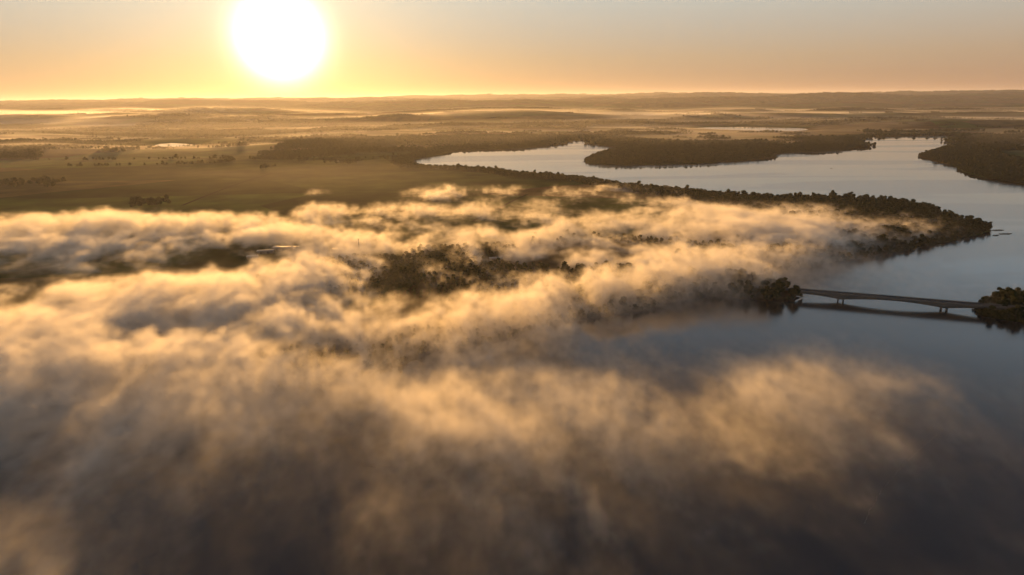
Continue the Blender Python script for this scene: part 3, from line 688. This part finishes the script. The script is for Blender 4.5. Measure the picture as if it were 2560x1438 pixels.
def fog_volume(name, lo, hi, res, fine, weight, label):
    nx, ny, nz = res
    xs = np.linspace(lo[0], hi[0], nx); ys = np.linspace(lo[1], hi[1], ny); zs = np.linspace(lo[2], hi[2], nz)
    X, Y = np.meshgrid(xs, ys)
    D = fog_density(X, Y, zs, fine) * weight(X, Y)[None]
    D[:, 0, :] = 0; D[:, -1, :] = 0; D[:, :, 0] = 0; D[:, :, -1] = 0; D[-1] = 0
    D[D < 0.004] = 0
    me = bpy.data.meshes.new(name + '_samples'); me.vertices.add(D.size)
    at = me.attributes.new('fog', 'FLOAT', 'POINT'); at.data.foreach_set('value', D.ravel())
    carrier = bpy.data.objects.new(name + '_samples', me)
    g = bpy.data.node_groups.new(name, 'GeometryNodeTree')
    g.interface.new_socket('Geometry', in_out='INPUT', socket_type='NodeSocketGeometry')
    g.interface.new_socket('Geometry', in_out='OUTPUT', socket_type='NodeSocketGeometry')
    L = g.links.new; go = N(g, 'NodeGroupOutput')
    vc = N(g, 'GeometryNodeVolumeCube')
    vc.inputs['Min'].default_value = lo; vc.inputs['Max'].default_value = hi
    vc.inputs['Resolution X'].default_value = nx; vc.inputs['Resolution Y'].default_value = ny; vc.inputs['Resolution Z'].default_value = nz
    oi = N(g, 'GeometryNodeObjectInfo'); oi.inputs['Object'].default_value = carrier
    na = N(g, 'GeometryNodeInputNamedAttribute', data_type='FLOAT'); na.inputs['Name'].default_value = 'fog'
    si = N(g, 'GeometryNodeSampleIndex', data_type='FLOAT', domain='POINT')
    L(oi.outputs['Geometry'], si.inputs['Geometry']); L(na.outputs[0], si.inputs['Value'])
    ps = N(g, 'GeometryNodeInputPosition'); sx = N(g, 'ShaderNodeSeparateXYZ'); L(ps.outputs[0], sx.inputs[0])
    def m(op, a, b):
        q = N(g, 'ShaderNodeMath', operation=op)
        for i, vv in enumerate((a, b)):
            if vv is None: continue
            if isinstance(vv, (int, float)): q.inputs[i].default_value = vv
            else: L(vv, q.inputs[i])
        return q.outputs[0]
    ii = [m('ROUND', m('MULTIPLY', m('SUBTRACT', sx.outputs[k], lo[k]), (res[k] - 1) / (hi[k] - lo[k])), None) for k in range(3)]
    # integers stay exact in float up to 16 million
    idx = m('ADD', m('MULTIPLY', m('ADD', m('MULTIPLY', ii[2], ny), ii[1]), nx), ii[0])
    L(idx, si.inputs['Index']); L(si.outputs[0], vc.inputs['Density'])
    sm = N(g, 'GeometryNodeSetMaterial'); sm.inputs['Material'].default_value = M_FOG
    L(vc.outputs[0], sm.inputs[0]); L(sm.outputs[0], go.inputs[0])
    vd = bpy.data.volumes.new(name); ob = bpy.data.objects.new(name, vd); COL.objects.link(ob)
    vd.materials.append(M_FOG)
    md = ob.modifiers.new('density', 'NODES'); md.node_group = g
    tag(ob, label, 'fog', kind='stuff'); return ob
YS = 720.0
fog_volume('fog', (-640, 190, 1), (640, 760, 64), (427, 190, 22), True, lambda x, y: 1 - np.clip((y - YS + 30) / 60, 0, 1), 'thin grey brown fog drifting over the dark near water')
fog_volume('fog', (-1700, 680, 1), (1700, 2400, 58), (680, 344, 19), False, lambda x, y: np.clip((y - YS + 30) / 60, 0, 1), 'golden sunlit fog billowing over the wooded shore and fields')

# ------------------------------------------------------------------ morning mist lying in the far valleys
def mist_layer(off, dens, seed, label):
    nx, ny = 190, 210
    ys = 1000 * (12500 / 1000.0) ** np.linspace(0, 1, ny); us = np.linspace(-1.15, 1.15, nx)
    Yg, Ug = np.meshgrid(ys, us, indexing='ij'); Xg = Ug * Yg
    sd = shore(Xg, Yg)
    low = height(Xg, Yg, sd, smooth=True)
    pat = fbm2(Xg * 0.5, Yg, 1300, 3, seed)
    grow = sstep(1000, 1900, Yg) * (0.20 + 0.52 * np.exp(-((Xg + 0.24 * Yg) / (0.24 * Yg)) ** 2) * sstep(2600, 1700, Yg) + 0.9 * sstep(1900, 3200, Yg)) * sstep(-40, 90, sd)
    top = low + off * grow * (0.35 + 1.3 * pat) + 24 * (pat - 0.52) * grow - 5 * sstep(500, 50, sd) - 60 * sstep(7800, 10500, Yg)
    top = np.maximum(top, 0.15)
    v = np.concatenate([np.stack([Xg, Yg, top], -1).reshape(-1, 3), np.stack([Xg, Yg, np.full_like(Xg, -6.0)], -1).reshape(-1, 3)])
    i = (np.arange(ny - 1)[:, None] * nx + np.arange(nx - 1)[None]).ravel(); n = nx * ny
    f = [np.stack([i, i + 1, i + nx + 1, i + nx], -1), np.stack([i + n, i + n + nx, i + n + nx + 1, i + n + 1], -1)]
    e = np.arange(nx - 1); f.append(np.stack([e, e + n, e + n + 1, e + 1], -1)); e2 = e + (ny - 1) * nx; f.append(np.stack([e2, e2 + 1, e2 + n + 1, e2 + n], -1))
    g = np.arange(ny - 1) * nx; f.append(np.stack([g, g + nx, g + nx + n, g + n], -1)); g2 = g + nx - 1; f.append(np.stack([g2, g2 + n, g2 + nx + n, g2 + nx], -1))
    m, t, o = newmat('mist'); p = N(t, 'ShaderNodeVolumePrincipled'); p.inputs['Color'].default_value = (0.96, 0.95, 0.95, 1)
    p.inputs['Density'].default_value = dens; p.inputs['Anisotropy'].default_value = 0.45; t.links.new(p.outputs[0], o.inputs['Volume'])
    tag(mesh_obj('mist', v, np.concatenate(f), m), label, 'mist', kind='stuff')
mist_layer(4.0, 1.1e-3, 301, 'pale ground mist lying in the distant valleys')
mist_layer(26.0, 2.0e-4, 303, 'faint highest mist over the distant valleys')
mist_layer(12.0, 5.0e-4, 302, 'thin upper mist over the distant valleys')

# ------------------------------------------------------------------ haze
def box(lo, hi):
    x0, y0, z0 = lo; x1, y1, z1 = hi
    return [(x0,y0,z0),(x1,y0,z0),(x1,y1,z0),(x0,y1,z0),(x0,y0,z1),(x1,y0,z1),(x1,y1,z1),(x0,y1,z1)], [(0,3,2,1),(4,5,6,7),(0,1,5,4),(1,2,6,5),(2,3,7,6),(3,0,4,7)]
M_HAZE, t, o = newmat('haze')
pv = N(t, 'ShaderNodeVolumePrincipled'); pv.inputs['Color'].default_value = (0.84, 0.87, 1.0, 1)
pv.inputs['Density'].default_value = 2.4e-5; pv.inputs['Anisotropy'].default_value = 0.48
t.links.new(pv.outputs[0], o.inputs['Volume'])
v, f = box((-54000, -3000, -30), (54000, 54000, 420))
tag(mesh_obj('haze', v, f, M_HAZE), kind='stuff')
